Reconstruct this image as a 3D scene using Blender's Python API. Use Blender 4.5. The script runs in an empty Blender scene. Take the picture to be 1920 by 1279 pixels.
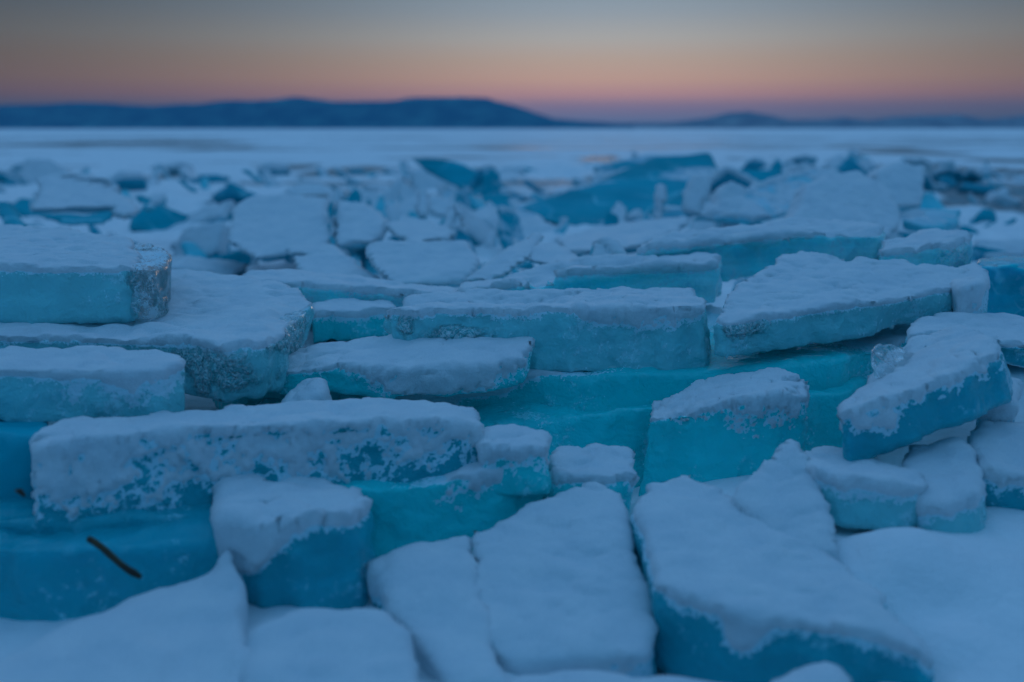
import bpy, bmesh, math, random
import numpy as np
from mathutils import Vector

S = bpy.context.scene
COL = S.collection
random.seed(7)

# ------------------------------------------------------------------ camera
H = 0.75                       # eye height above the lake ice
PITCH = math.radians(12.05)
F = 1867.0                     # focal length in photo pixels (photo 1920 x 1279)
cam_d = bpy.data.cameras.new('camera')
cam = bpy.data.objects.new('camera', cam_d); COL.objects.link(cam)
cam.location = (0, 0, H)
cam.rotation_euler = (math.pi / 2 - PITCH, 0, 0)
cam_d.sensor_width = 36.0
cam_d.lens = 36.0 * F / 1920
cam_d.clip_start = 0.05; cam_d.clip_end = 60000
cam_d.dof.use_dof = True
cam_d.dof.focus_distance = 2.0
cam_d.dof.aperture_fstop = 2.0
S.camera = cam

# ------------------------------------------------------------------ sky
W = bpy.data.worlds.new('World'); S.world = W; W.use_nodes = True
nt = W.node_tree; nt.nodes.clear()
def N(tree, typ, **kw):
    n = tree.nodes.new(typ)
    for k, v in kw.items():
        if k.startswith('i_'): n.inputs[k[2:].replace('_', ' ')].default_value = v
        else: setattr(n, k, v)
    return n
def math_node(tree, op, a, b=None, c=None, clamp=False):
    n = tree.nodes.new('ShaderNodeMath'); n.operation = op; n.use_clamp = clamp
    for i, v in enumerate((a, b, c)):
        if v is None: continue
        if isinstance(v, (int, float)): n.inputs[i].default_value = v
        else: tree.links.new(v, n.inputs[i])
    return n.outputs[0]
def mix_rgb(tree, fac, a, b, blend='MIX'):
    n = tree.nodes.new('ShaderNodeMix'); n.data_type = 'RGBA'; n.blend_type = blend
    for s, v in ((n.inputs[0], fac), (n.inputs[6], a), (n.inputs[7], b)):
        if isinstance(v, (int, float)): s.default_value = v
        elif isinstance(v, tuple): s.default_value = v if len(v) == 4 else (*v, 1)
        else: tree.links.new(v, s)
    return n.outputs[2]
def lin(r, g, b):
    f = lambda c: (c / 255 / 12.92) if c <= 10 else ((c / 255 + .055) / 1.055) ** 2.4
    return (f(r), f(g), f(b), 1)
def ramp(tree, fac, stops, interp='LINEAR'):
    n = tree.nodes.new('ShaderNodeValToRGB'); cr = n.color_ramp; cr.interpolation = interp
    while len(cr.elements) < len(stops): cr.elements.new(0.5)
    for e, (p, c) in zip(cr.elements, stops):
        e.position = p
        e.color = c if isinstance(c, tuple) else (c, c, c, 1)
    tree.links.new(fac, n.inputs[0])
    return n.outputs[0]

tc = N(nt, 'ShaderNodeTexCoord')
sp = N(nt, 'ShaderNodeSeparateXYZ'); nt.links.new(tc.outputs['Generated'], sp.inputs[0])
X, Y, Z = sp.outputs
az = math_node(nt, 'ARCTAN2', X, Y)                      # 0 straight ahead, right positive
low = ramp(nt, math_node(nt, 'DIVIDE', Z, 0.2, clamp=True), [
    (0.00, lin(96, 116, 160)), (0.04, lin(104, 118, 158)), (0.10, lin(146, 124, 152)),
    (0.16, lin(196, 146, 145)), (0.23, lin(202, 162, 143)), (0.32, lin(188, 165, 149)),
    (0.42, lin(172, 170, 166)), (0.54, lin(146, 158, 168)), (0.65, lin(130, 150, 166)), (1.0, lin(100, 138, 172))])
da = math_node(nt, 'DIVIDE', math_node(nt, 'SUBTRACT', az, 0.09), 0.54)
d2 = math_node(nt, 'MULTIPLY', da, da)
azf = math_node(nt, 'DIVIDE', 1.03, math_node(nt, 'MULTIPLY_ADD', d2, 2.4, 1.0))
low2 = mix_rgb(nt, 1.0, low, azf, 'MULTIPLY')
# overhead: deep twilight blue, a little brighter toward the glow
ov = mix_rgb(nt, math_node(nt, 'MULTIPLY_ADD', Y, 0.5, 0.5, clamp=True), (0.036, 0.235, 0.50, 1), (0.200, 0.410, 0.75, 1))
up = ramp(nt, Z, [(0.12, 0.0), (0.42, 1.0)], 'EASE')
sky = mix_rgb(nt, up, low2, ov)
bg = N(nt, 'ShaderNodeBackground'); bg.inputs[1].default_value = 1.0
nt.links.new(sky, bg.inputs[0])
# physical twilight scatter on top of the graded dusk sky
nish = N(nt, 'ShaderNodeTexSky'); nish.sky_type = 'NISHITA'; nish.sun_disc = False
nish.sun_elevation = math.radians(-2.0); nish.sun_rotation = math.radians(4)
bg2 = N(nt, 'ShaderNodeBackground'); bg2.inputs[1].default_value = 0.02
nt.links.new(nish.outputs[0], bg2.inputs[0])
add = N(nt, 'ShaderNodeAddShader'); nt.links.new(bg.outputs[0], add.inputs[0]); nt.links.new(bg2.outputs[0], add.inputs[1])
wo = N(nt, 'ShaderNodeOutputWorld'); nt.links.new(add.outputs[0], wo.inputs[0])

# last warm light from the sunset ahead
sl = bpy.data.lights.new('sun', 'SUN'); sl.energy = 0.10; sl.angle = math.radians(12); sl.color = (1.0, 0.72, 0.55)
so = bpy.data.objects.new('sun', sl); COL.objects.link(so)
so.rotation_euler = (math.radians(-85), 0, math.radians(-6))

S.view_settings.view_transform = 'Standard'; S.view_settings.look = 'None'
S.view_settings.exposure = 0.0; S.view_settings.gamma = 1.0; S.view_settings.use_curve_mapping = False
S.cycles.use_denoising = True
S.cycles.max_bounces = 14; S.cycles.diffuse_bounces = 7; S.cycles.glossy_bounces = 4
S.cycles.transmission_bounces = 12; S.cycles.volume_bounces = 0
S.cycles.caustics_reflective = True; S.cycles.caustics_refractive = True
S.cycles.sample_clamp_indirect = 4.0

# ------------------------------------------------------------------ helpers
CP, SP = math.cos(PITCH), math.sin(PITCH)
def at(px, py, d):
    u = (px - 960) / F; v = (639.5 - py) / F
    return np.array([d * u, d * (CP + v * SP), H + d * (-SP + v * CP)])
def depth_for_z(py, z):
    v = (639.5 - py) / F
    return (z - H) / (-SP + v * CP)
def project(P):
    dz = P[:, 2] - H
    d = P[:, 1] * CP - dz * SP
    v = (P[:, 1] * SP + dz * CP) / d
    return 960 + F * P[:, 0] / d, 639.5 - F * v

def _h(ix, iy, iz, seed):
    n = (ix * 374761393 + iy * 668265263 + iz * 2147483647 + seed * 1274126177) & 0xffffffff
    n = ((n ^ (n >> 13)) * 1274126177) & 0xffffffff
    n = ((n ^ (n >> 16)) * 2246822519) & 0xffffffff
    return ((n ^ (n >> 15)) & 0xffff).astype(np.float64) / 32767.5 - 1.0
def vnoise(P, seed=0):
    P = np.asarray(P, float)
    i = np.floor(P).astype(np.int64); f = P - i
    w = f * f * f * (f * (f * 6 - 15) + 10)
    out = 0
    for dx in (0, 1):
        wx = w[:, 0] if dx else 1 - w[:, 0]
        for dy in (0, 1):
            wy = w[:, 1] if dy else 1 - w[:, 1]
            for dz in (0, 1):
                wz = w[:, 2] if dz else 1 - w[:, 2]
                out = out + wx * wy * wz * _h(i[:, 0] + dx, i[:, 1] + dy, i[:, 2] + dz, seed)
    return out
def fbm(P, scale, octv=4, seed=0, gain=0.5):
    P = np.asarray(P, float) * scale; a = 1.0; s = 0; t = 0
    for o in range(octv):
        s = s + a * vnoise(P + 17.3 * o, seed + o); t += a
        P = P * 2.03; a *= gain
    return s / t * 1.6
def sstep(a, b, x):
    t = np.clip((x - a) / (b - a), 0, 1)
    return t * t * (3 - 2 * t)

def new_mesh(name, V, Fq, k=None):
    me = bpy.data.meshes.new(name)
    k = k or Fq.shape[1]
    me.vertices.add(len(V)); me.vertices.foreach_set('co', np.ascontiguousarray(V, np.float32).ravel())
    me.loops.add(Fq.size); me.loops.foreach_set('vertex_index', np.ascontiguousarray(Fq, np.int32).ravel())
    me.polygons.add(len(Fq))
    me.polygons.foreach_set('loop_start', np.arange(0, Fq.size, k, dtype=np.int32))
    me.polygons.foreach_set('use_smooth', np.ones(len(Fq), bool))
    me.update(calc_edges=True); me.validate()
    return me
def normals(V, Q):
    a = V[Q[:, 2]] - V[Q[:, 0]]; b = V[Q[:, 3]] - V[Q[:, 1]]
    fn = np.cross(a, b); n = np.zeros_like(V)
    for k in range(4): np.add.at(n, Q[:, k], fn)
    return n / np.maximum(np.linalg.norm(n, axis=1, keepdims=True), 1e-12)
def laplace(V, Q, it, lam=0.5):
    E = np.unique(np.sort(np.concatenate([Q[:, [0, 1]], Q[:, [1, 2]], Q[:, [2, 3]], Q[:, [3, 0]]]), 1), axis=0)
    deg = np.bincount(E.ravel(), minlength=len(V)).astype(float)[:, None]
    for _ in range(it):
        A = np.zeros_like(V)
        for c in range(3):
            A[:, c] = np.bincount(E[:, 0], V[E[:, 1], c], len(V)) + np.bincount(E[:, 1], V[E[:, 0], c], len(V))
        V = V + lam * (A / np.maximum(deg, 1) - V)
    return V

def islands(Q, n):
    E = np.concatenate([Q[:, [0, 1]], Q[:, [1, 2]], Q[:, [2, 3]], Q[:, [3, 0]]])
    lab = np.arange(n)
    while True:
        l2 = lab.copy()
        np.minimum.at(l2, E[:, 0], lab[E[:, 1]]); np.minimum.at(l2, E[:, 1], lab[E[:, 0]])
        l2 = l2[l2]
        if (l2 == lab).all(): return lab
        lab = l2

def remeshed(top, bot, voxel):
    """closed prism between two polygons -> even quads"""
    bm = bmesh.new()
    a = [bm.verts.new(p) for p in top]; b = [bm.verts.new(p) for p in bot]
    n = len(a)
    bm.faces.new(a); bm.faces.new(b[::-1])
    for i in range(n):
        j = (i + 1) % n
        bm.faces.new((a[j], a[i], b[i], b[j]))
    bmesh.ops.triangulate(bm, faces=bm.faces[:], ngon_method='EAR_CLIP')
    bmesh.ops.recalc_face_normals(bm, faces=bm.faces[:])
    me = bpy.data.meshes.new('tmp'); bm.to_mesh(me); bm.free()
    o = bpy.data.objects.new('tmp', me); COL.objects.link(o)
    m = o.modifiers.new('r', 'REMESH'); m.mode = 'VOXEL'; m.voxel_size = voxel; m.adaptivity = 0
    dg = bpy.context.evaluated_depsgraph_get()
    ev = o.evaluated_get(dg); em = ev.to_mesh()
    V = np.zeros(len(em.vertices) * 3); em.vertices.foreach_get('co', V); V = V.reshape(-1, 3)
    Q = np.zeros(len(em.loops), np.int64); em.loops.foreach_get('vertex_index', Q); Q = Q.reshape(-1, 4)
    ev.to_mesh_clear(); bpy.data.objects.remove(o); bpy.data.meshes.remove(me)
    return V, Q

def link(name, me, mats, loc=(0, 0, 0), parent=None):
    o = bpy.data.objects.new(name, me); COL.objects.link(o); o.location = loc
    for m in (mats if isinstance(mats, (list, tuple)) else [mats]): me.materials.append(m)
    if parent is not None: o.parent = parent; o.location = (0, 0, 0)
    return o
def tag(o, label=None, cat=None, group=None, kind=None):
    if label: o['label'] = label
    if cat: o['category'] = cat
    if group: o['group'] = group
    if kind: o['kind'] = kind
    return o

SEED = [10]
def ice(name, label, cat, top, bot, mat, voxel=0.008, smooth=4, rough=0.006, chip=0.002,
        snow=None, group=None, snow_mat=None, inset=0.008, step=0.0035):
    """one piece of ice (a mesh) with its own snow cap as a child"""
    SEED[0] += 1; sd = SEED[0]
    top = np.array(top, float); bot = np.array(bot, float)
    V, Q = remeshed(top, bot, voxel)
    V = laplace(V, Q, smooth if mat is M['snow'] else max(2, int(smooth * 0.6)))
    n = normals(V, Q)
    off = np.array([sd * 3.1, sd * 1.7, sd * 0.9])
    sc = 1.0 / max(0.05, voxel * 25)
    V = V + n * (rough * fbm(V + off, sc, 3, sd) + chip * fbm(V + off, sc * 4.5, 2, sd + 5))[:, None]
    Wp = (V + off) / max(0.055, voxel * 8) + 0.9 * np.stack([fbm(V + off, sc * 2, 2, sd + 80 + q) for q in range(3)], 1)
    ci = np.floor(Wp).astype(np.int64)
    V = V + normals(V, Q) * (step * _h(ci[:, 0], ci[:, 1], ci[:, 2], sd + 90))[:, None]
    V = laplace(V, Q, 1)
    n = normals(V, Q)
    c = V.mean(0); c[2] = V[:, 2].min()
    root = bpy.data.objects.new(name, None); COL.objects.link(root); root.location = c; root.empty_display_size = 0.05
    tag(root, label, cat, group, 'thing')
    ib = new_mesh('ice_body', V - c, Q)
    shell = mat in (M['clear'], M['pale'], M['blue'], M['deep']) and voxel < 0.0092
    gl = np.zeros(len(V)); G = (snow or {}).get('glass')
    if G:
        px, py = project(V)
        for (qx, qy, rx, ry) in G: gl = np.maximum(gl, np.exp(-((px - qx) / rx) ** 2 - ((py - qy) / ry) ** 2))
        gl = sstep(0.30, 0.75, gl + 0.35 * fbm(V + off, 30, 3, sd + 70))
        ib.attributes.new('glass', 'FLOAT', 'POINT').data.foreach_set('value', gl.astype(np.float32))  # glassy patches; also masks the painted white glints
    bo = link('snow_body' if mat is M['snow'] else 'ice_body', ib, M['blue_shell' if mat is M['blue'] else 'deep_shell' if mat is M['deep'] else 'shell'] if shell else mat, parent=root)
    if shell:                                            # cloudy heart inside the clear skin
        IV = laplace(V - n * (inset + 0.006 * gl)[:, None], Q, 6)
        IV = IV + normals(IV, Q) * (inset * 0.55 * fbm(V + off, 14, 4, sd + 60))[:, None]
        cm = new_mesh('cloudy_core', IV - c, Q)
        if G: cm.attributes.new('glass', 'FLOAT', 'POINT').data.foreach_set('value', gl.astype(np.float32))
        link('cloudy_core', cm, mat, parent=bo)
    if snow is not None:
        sn = dict(h=0.014, side=0.35, drape=0.015, w=0.02, k=0.5, f1=5, f2=45, var=0.7, mode='top', patches=(), fine=0.25, lim=None)
        sn.update(snow)
        if sn['mode'] == 'top':
            cc = top.mean(0); u, s, vt = np.linalg.svd(top - cc); tn = vt[2]
            if np.dot(tn, cc - bot.mean(0)) < 0: tn = -tn
            # height of the local top surface: distance weighted plane residuals
            wgt = 1.0 / (((V[:, None, :2] - top[None, :, :2]) ** 2).sum(2) + 0.01)
            res = ((top - cc) @ tn)
            loc = (wgt * res[None]).sum(1) / wgt.sum(1)
            below = loc - (V - cc) @ tn
            below = np.maximum(below, 0)
            face = n @ tn
            dr = sn['drape'] * (1 + sn['var'] * fbm(V + off, sn['f1'], 2, sd + 9))
            m = (dr - below) / sn['w'] - 0.05
            m = np.minimum(m, 1.6)
        elif sn['mode'] == 'noise':
            face = n[:, 2] * 0 + 1; m = np.full(len(V), -sn.get('thr', 0.4))
        else:
            face = n[:, 2]
            m = (face - sn.get('thr', 0.35)) / 0.25
        if sn['patches']:
            px, py = project(V)
            for (qx, qy, rx, ry, amt) in sn['patches']:
                m = m + amt * np.exp(-((px - qx) / rx) ** 2 - ((py - qy) / ry) ** 2)
        m = m + sn.get('top', 0.9) * sstep(0.72, 0.92, face) * (sn['mode'] == 'top')
        calm = 1 - 0.85 * sstep(0.70, 0.92, face) * (sn['mode'] == 'top')
        m = m + calm * (sn['k'] * fbm(V * np.array(sn.get('str', (1, 1, 1))) + off, sn['f2'], 3, sd + 20) + sn['fine'] * fbm(V + off, sn['f2'] * 4, 2, sd + 30))
        m = m - 4.0 * np.clip(-face - 0.15, 0, 1)
        ra = ib.attributes.new('rime', 'FLOAT', 'POINT'); ra.data.foreach_set('value', np.exp(np.minimum(m, 0) * sn.get('rimek', 4.5 if sn['mode'] == 'noise' else 2.2)).astype(np.float32))
        s = np.clip(m, -0.5, 1); s = np.where(s > 0, s * s * (3 - 2 * s), s)
        hl = sn['h'] * (sn['side'] + (1 - sn['side']) * sstep(0.1, 0.8, face))
        o_ = hl * s * (1 + 0.25 * fbm(V + off, 7, 2, sd + 40)) - 0.0025 * (voxel / 0.008)
        o_ = o_ + np.clip(s, 0, 1) * 0.0018 * (voxel / 0.008) * fbm(V + off, 60 * 0.008 / voxel, 2, sd + 50)
        keep = (o_[Q] > -0.0022 * (voxel / 0.008)).any(1)
        if keep.any():
            SV = V + n * o_[:, None] - c
            lab = islands(Q[keep], len(V)); ql = lab[Q[keep][:, 0]]
            u, cnt = np.unique(ql, return_counts=True); big = u[np.argmax(cnt)]
            for part, sel in (('snow_cap', ql == big), ('frost', ql != big)):
                q = Q[keep][sel]
                if part == 'frost' and len(q) < 60: continue
                ids, inv = np.unique(q, return_inverse=True)
                f = link(part, new_mesh(part, SV[ids], inv.reshape(-1, 4)), snow_mat or M['snow'], parent=root)
                if part == 'frost': f['kind'] = 'stuff'
    return root

def jagged(top, bot, amt, sd):
    r = random.Random(sd); T = []; B = []; n = len(top)
    c = top.mean(0); ax = np.linalg.svd(top - c)[2][2]
    def sub(a, b, a2, b2, lev):
        L = np.linalg.norm(b - a)
        if lev == 0 or L < 0.05: return [(a, a2)]
        side = np.cross(b - a, ax); side /= max(np.linalg.norm(side), 1e-9)
        f = r.uniform(0.38, 0.62)
        k = r.gauss(0, amt) * L; k2 = k + r.gauss(0, amt * 0.8) * L
        m = a + (b - a) * f + side * k; m2 = a2 + (b2 - a2) * f + side * k2 + ax * r.gauss(0, amt * 0.5) * L
        return sub(a, m, a2, m2, lev - 1) + sub(m, b, m2, b2, lev - 1)
    for i in range(n):
        j = (i + 1) % n
        for p, q in sub(top[i], top[j], bot[i], bot[j], 3): T.append(p); B.append(q)
    return np.array(T), np.array(B)

def slab(name, label, cat, pts, t, mat, ref=None, slope=(0, 0), tdir=None, under=0.0, jag=0.045, **kw):
    """pts: photo points; (px,py) lie on the plane through ref with the given slope, (px,py,d[,t]) carry their distance"""
    top = []; th = []
    if ref is not None:
        r0 = at(*ref); nv = np.array([-slope[0], -slope[1], 1.0])
    for p in pts:
        if len(p) == 2:
            dr = at(p[0], p[1], 1.0) - np.array([0, 0, H])
            d = np.dot(nv, r0 - np.array([0, 0, H])) / np.dot(nv, dr)
            top.append(at(p[0], p[1], d))
        else: top.append(at(*p[:3]))
        th.append(p[3] if len(p) > 3 else t)
    top = np.array(top); cc = top.mean(0)
    if tdir is None:
        tn = np.linalg.svd(top - cc)[2][2]
        if tn[2] < 0: tn = -tn
        q = random.Random(SEED[0] * 7 + 3)
        dv = -tn + np.array([q.uniform(-0.16, 0.16), q.uniform(-0.20, 0.06), 0]) * (len(top) < 40)
        dv /= np.linalg.norm(dv)
    else: dv = np.array(tdir, float); dv /= np.linalg.norm(dv)
    bot = top + dv[None] * np.array(th)[:, None]
    if under:                                            # underside drawn in a little
        bc = bot.mean(0); bot = bc + (bot - bc) * (1 - under)
    if jag: top, bot = jagged(top, bot, jag, SEED[0] + 5)
    return ice(name, label, cat, top, bot, mat, **kw)

# ------------------------------------------------------------------ materials
M = {}
def mat_base(name):
    m = bpy.data.materials.new(name); m.use_nodes = True
    t = m.node_tree; t.nodes.clear()
    out = N(t, 'ShaderNodeOutputMaterial'); b = N(t, 'ShaderNodeBsdfPrincipled')
    t.links.new(b.outputs[0], out.inputs[0])
    return m, t, b
def through(t, b, fac, color, normal=None):
    """part of the light passes through the grains instead of bouncing back"""
    tr = N(t, 'ShaderNodeBsdfTranslucent'); mx = N(t, 'ShaderNodeMixShader'); mx.inputs[0].default_value = fac
    if isinstance(color, tuple): tr.inputs[0].default_value = color
    else: t.links.new(color, tr.inputs[0])
    if normal is not None: t.links.new(normal, tr.inputs['Normal'])
    out = [n for n in t.nodes if n.type == 'OUTPUT_MATERIAL'][0]
    t.links.new(b.outputs[0], mx.inputs[1]); t.links.new(tr.outputs[0], mx.inputs[2]); t.links.new(mx.outputs[0], out.inputs[0])
def noise(t, vec, scale, detail=3, rough=0.5, dist=0.0):
    n = N(t, 'ShaderNodeTexNoise'); n.inputs['Scale'].default_value = scale; n.inputs['Detail'].default_value = detail
    n.inputs['Roughness'].default_value = rough; n.inputs['Distortion'].default_value = dist
    t.links.new(vec, n.inputs['Vector']); return n.outputs[0]
def bump(t, hgt, strength, dist, prev=None):
    n = N(t, 'ShaderNodeBump'); n.inputs['Strength'].default_value = strength; n.inputs['Distance'].default_value = dist
    t.links.new(hgt, n.inputs['Height'])
    if prev is not None: t.links.new(prev, n.inputs['Normal'])
    return n.outputs[0]

def snow_material(name, grain=1.0):
    m, t, b = mat_base(name)
    o = N(t, 'ShaderNodeTexCoord').outputs['Object']
    c = ramp(t, noise(t, o, 14, 4), [(0.3, (0.80, 0.86, 0.90, 1)), (0.7, (0.93, 0.95, 0.96, 1))])
    g = noise(t, o, 420, 2)
    c2 = mix_rgb(t, ramp(t, g, [(0.35, 0.0), (0.7, 1.0)]), mix_rgb(t, 1.0, c, (0.86, 0.88, 0.90, 1), 'MULTIPLY'), c)
    t.links.new(c2, b.inputs['Base Color'])
    b.inputs['Roughness'].default_value = 0.75; b.inputs['Specular IOR Level'].default_value = 0.15
    n1 = bump(t, noise(t, o, 40, 4, 0.6), 0.22 * grain, 0.010)
    n2 = bump(t, noise(t, o, 300, 3, 0.65), 0.6 * grain, 0.004, n1)
    t.links.new(n2, b.inputs['Normal'])
    through(t, b, 0.16, (0.90, 0.95, 0.97, 1), n2)
    return m
M['snow'] = snow_material('snow')

def ice_material(name, deep, pale, trans=0.3, rough=0.18, frost=0.5, veins=0.5, bub=0.5, scale=1.0, bumpk=0.3, sss=0.6, edge=0.6, fleck=0.0, tl=0.0, spec=0.4):
    """glowing scattered blue inside, clear skin with cracks, bubbles and rime"""
    m, t, b = mat_base(name)
    o = N(t, 'ShaderNodeTexCoord').outputs['Object']
    big = noise(t, o, 5 * scale, 4, 0.55, 0.6)
    col = ramp(t, big, [(0.35, (*deep, 1)), (0.70, (*pale, 1))])
    # cracks and flow veins: thin ridges of distorted noise, only in places
    rv = noise(t, o, 16 * scale, 4, 0.6, 1.6)
    rid = math_node(t, 'ABSOLUTE', math_node(t, 'SUBTRACT', rv, 0.5))
    vein = ramp(t, rid, [(0.0, 1.0), (0.045, 0.0)])
    where = ramp(t, noise(t, o, 7 * scale, 2), [(0.48, 0.0), (0.62, 1.0)])
    vfac = math_node(t, 'MULTIPLY', math_node(t, 'MULTIPLY', vein, where), veins)
    col = mix_rgb(t, vfac, col, (0.30, 0.78, 0.88, 1))
    # fracture planes: long pale lines between big cells, each cell a slightly different depth of blue
    wv = N(t, 'ShaderNodeVectorMath'); wv.operation = 'MULTIPLY_ADD'; wv.inputs[1].default_value = (0.22 / scale,) * 3
    nw = N(t, 'ShaderNodeTexNoise'); nw.inputs['Scale'].default_value = 5 * scale; nw.inputs['Detail'].default_value = 3
    t.links.new(o, nw.inputs['Vector']); t.links.new(nw.outputs['Color'], wv.inputs[0]); t.links.new(o, wv.inputs[2])
    v1 = N(t, 'ShaderNodeTexVoronoi'); v1.feature = 'DISTANCE_TO_EDGE'; v1.inputs['Scale'].default_value = 6 * scale; t.links.new(wv.outputs[0], v1.inputs['Vector'])
    v2 = N(t, 'ShaderNodeTexVoronoi'); v2.inputs['Scale'].default_value = 6 * scale; t.links.new(wv.outputs[0], v2.inputs['Vector'])
    sc_ = N(t, 'ShaderNodeSeparateColor'); t.links.new(v2.outputs['Color'], sc_.inputs[0])
    col = mix_rgb(t, 1.0, col, ramp(t, sc_.outputs[0], [(0.0, 0.80), (1.0, 1.0)]), 'MULTIPLY')
    ck = math_node(t, 'MULTIPLY', ramp(t, v1.outputs['Distance'], [(0.0, 1.0), (0.030, 0.0)]), ramp(t, noise(t, o, 10 * scale, 3), [(0.44, 0.0), (0.60, 0.65)]))
    col = mix_rgb(t, ck, col, (0.34, 0.84, 0.92, 1))
    # bubbles
    vo = N(t, 'ShaderNodeTexVoronoi'); vo.inputs['Scale'].default_value = 70 * scale; t.links.new(o, vo.inputs['Vector'])
    bb = ramp(t, vo.outputs['Distance'], [(0.12, 1.0), (0.26, 0.0)])
    bw = ramp(t, noise(t, o, 11 * scale, 3), [(0.52, 0.0), (0.66, 1.0)])
    bfac = math_node(t, 'MULTIPLY', math_node(t, 'MULTIPLY', bb, bw), bub)
    col = mix_rgb(t, bfac, col, (0.45, 0.85, 0.92, 1))
    # rime specks and patches
    fr = math_node(t, 'ADD', noise(t, o, 9 * scale, 5, 0.65), math_node(t, 'MULTIPLY', noise(t, o, 90 * scale, 3, 0.6), 0.45))
    ri = N(t, 'ShaderNodeAttribute'); ri.attribute_name = 'rime'
    fine = math_node(t, 'ADD', noise(t, o, 170, 3, 0.65), math_node(t, 'MULTIPLY_ADD', ri.outputs['Fac'], 0.42, -0.10))
    ff = math_node(t, 'MAXIMUM', math_node(t, 'MULTIPLY', ramp(t, fr, [(0.80, 0.0), (0.88, 1.0)]), frost), ramp(t, fine, [(0.66, 0.0), (0.76, 0.9)]))
    # bright crazed flecks of crystal inside the clear parts
    fl = math_node(t, 'MULTIPLY', ramp(t, noise(t, o, 55 * scale, 5, 0.6, 2.2), [(0.56, 0.0), (0.66, 1.0)]), ramp(t, noise(t, o, 9 * scale, 3, 0.55, 0.5), [(0.50, 0.0), (0.60, 1.0)]))
    col = mix_rgb(t, math_node(t, 'MULTIPLY', fl, fleck), col, (0.50, 0.92, 0.96, 1))
    col = mix_rgb(t, ff, col, (0.55, 0.72, 0.80, 1))
    # abraded, rimed edges
    pt = N(t, 'ShaderNodeNewGeometry').outputs['Pointiness']
    ed = math_node(t, 'MULTIPLY', ramp(t, pt, [(0.51, 0.0), (0.60, 1.0)]), ramp(t, noise(t, o, 40 * scale, 4, 0.65), [(0.35, 0.0), (0.62, 1.0)]))
    col = mix_rgb(t, math_node(t, 'MULTIPLY', ed, edge), col, (0.42, 0.82, 0.90, 1))
    # thin frozen layers
    mp = N(t, 'ShaderNodeMapping'); mp.inputs['Scale'].default_value = (3, 3, 42); t.links.new(o, mp.inputs['Vector'])
    ly = ramp(t, noise(t, mp.outputs[0], scale, 3, 0.5, 0.4), [(0.40, 0.86), (0.62, 1.0)])
    col = mix_rgb(t, 1.0, col, ly, 'MULTIPLY')
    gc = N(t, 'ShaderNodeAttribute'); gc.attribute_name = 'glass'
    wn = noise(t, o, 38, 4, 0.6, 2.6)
    glint = ramp(t, math_node(t, 'ABSOLUTE', math_node(t, 'SUBTRACT', wn, 0.5)), [(0.0, 1.0), (0.05, 0.0)])  # white lines painted in as sparkle of the glassy patches
    col = mix_rgb(t, math_node(t, 'MULTIPLY', math_node(t, 'MULTIPLY', glint, gc.outputs['Fac']), 0.9), col, (0.95, 1.0, 1.0, 1))
    t.links.new(col, b.inputs['Base Color'])
    rr = math_node(t, 'MULTIPLY', math_node(t, 'MULTIPLY_ADD', ff, 0.5, rough, clamp=True), math_node(t, 'MULTIPLY_ADD', ri.outputs['Fac'], 0.0, 1.0))
    t.links.new(rr, b.inputs['Roughness'])
    tv = ramp(t, noise(t, o, 8 * scale, 2), [(0.40, 0.35), (0.60, 1.0)])
    tr = math_node(t, 'MULTIPLY', math_node(t, 'MULTIPLY', math_node(t, 'SUBTRACT', 1.0, ff), trans), tv)
    ga = N(t, 'ShaderNodeAttribute'); ga.attribute_name = 'glass'
    t.links.new(math_node(t, 'MAXIMUM', tr, math_node(t, 'MULTIPLY', ga.outputs['Fac'], 0.0)), b.inputs['Transmission Weight'])
    b.inputs['IOR'].default_value = 1.31
    b.inputs['Subsurface Weight'].default_value = sss
    b.inputs['Subsurface Radius'].default_value = (0.15, 0.8, 1.0)
    b.inputs['Subsurface Scale'].default_value = 0.06
    b.inputs['Specular IOR Level'].default_value = spec
    h1 = noise(t, o, 22 * scale, 4, 0.55, 0.5)
    n1 = bump(t, h1, bumpk, 0.02)
    n2 = bump(t, noise(t, o, 130 * scale, 3), bumpk * 0.6, 0.005, n1)
    gb = N(t, 'ShaderNodeAttribute'); gb.attribute_name = 'glass'
    n2 = bump(t, math_node(t, 'MULTIPLY', noise(t, o, 55, 3, 0.5, 1.2), gb.outputs['Fac']), 1.0, 0.02, n2)
    t.links.new(n2, b.inputs['Normal'])
    if tl: through(t, b, tl, col)
    return m
M['clear'] = ice_material('clear_ice', (0.22, 0.96, 1.0), (0.85, 1.0, 1.0), 0.0, 0.3, 0.45, 0.9, 0.9, 1.0, 0.7, 0.5, 0.7, 0.9)
M['bright'] = ice_material('bright_ice', (0.12, 0.94, 1.0), (0.60, 1.0, 1.0), 0.0, 0.22, 0.6, 0.8, 0.9, 1.0, 0.45, 0.6, 0.7, 0.8)  # lighter copy of the pale ice, brightness put into colour for shaded faces
M['pale'] = ice_material('pale_ice', (0.06, 0.94, 1.0), (0.50, 1.0, 1.0), 0.0, 0.3, 0.6, 0.8, 0.8, 1.0, 0.45, 0.5, 0.7, 0.6)
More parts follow.
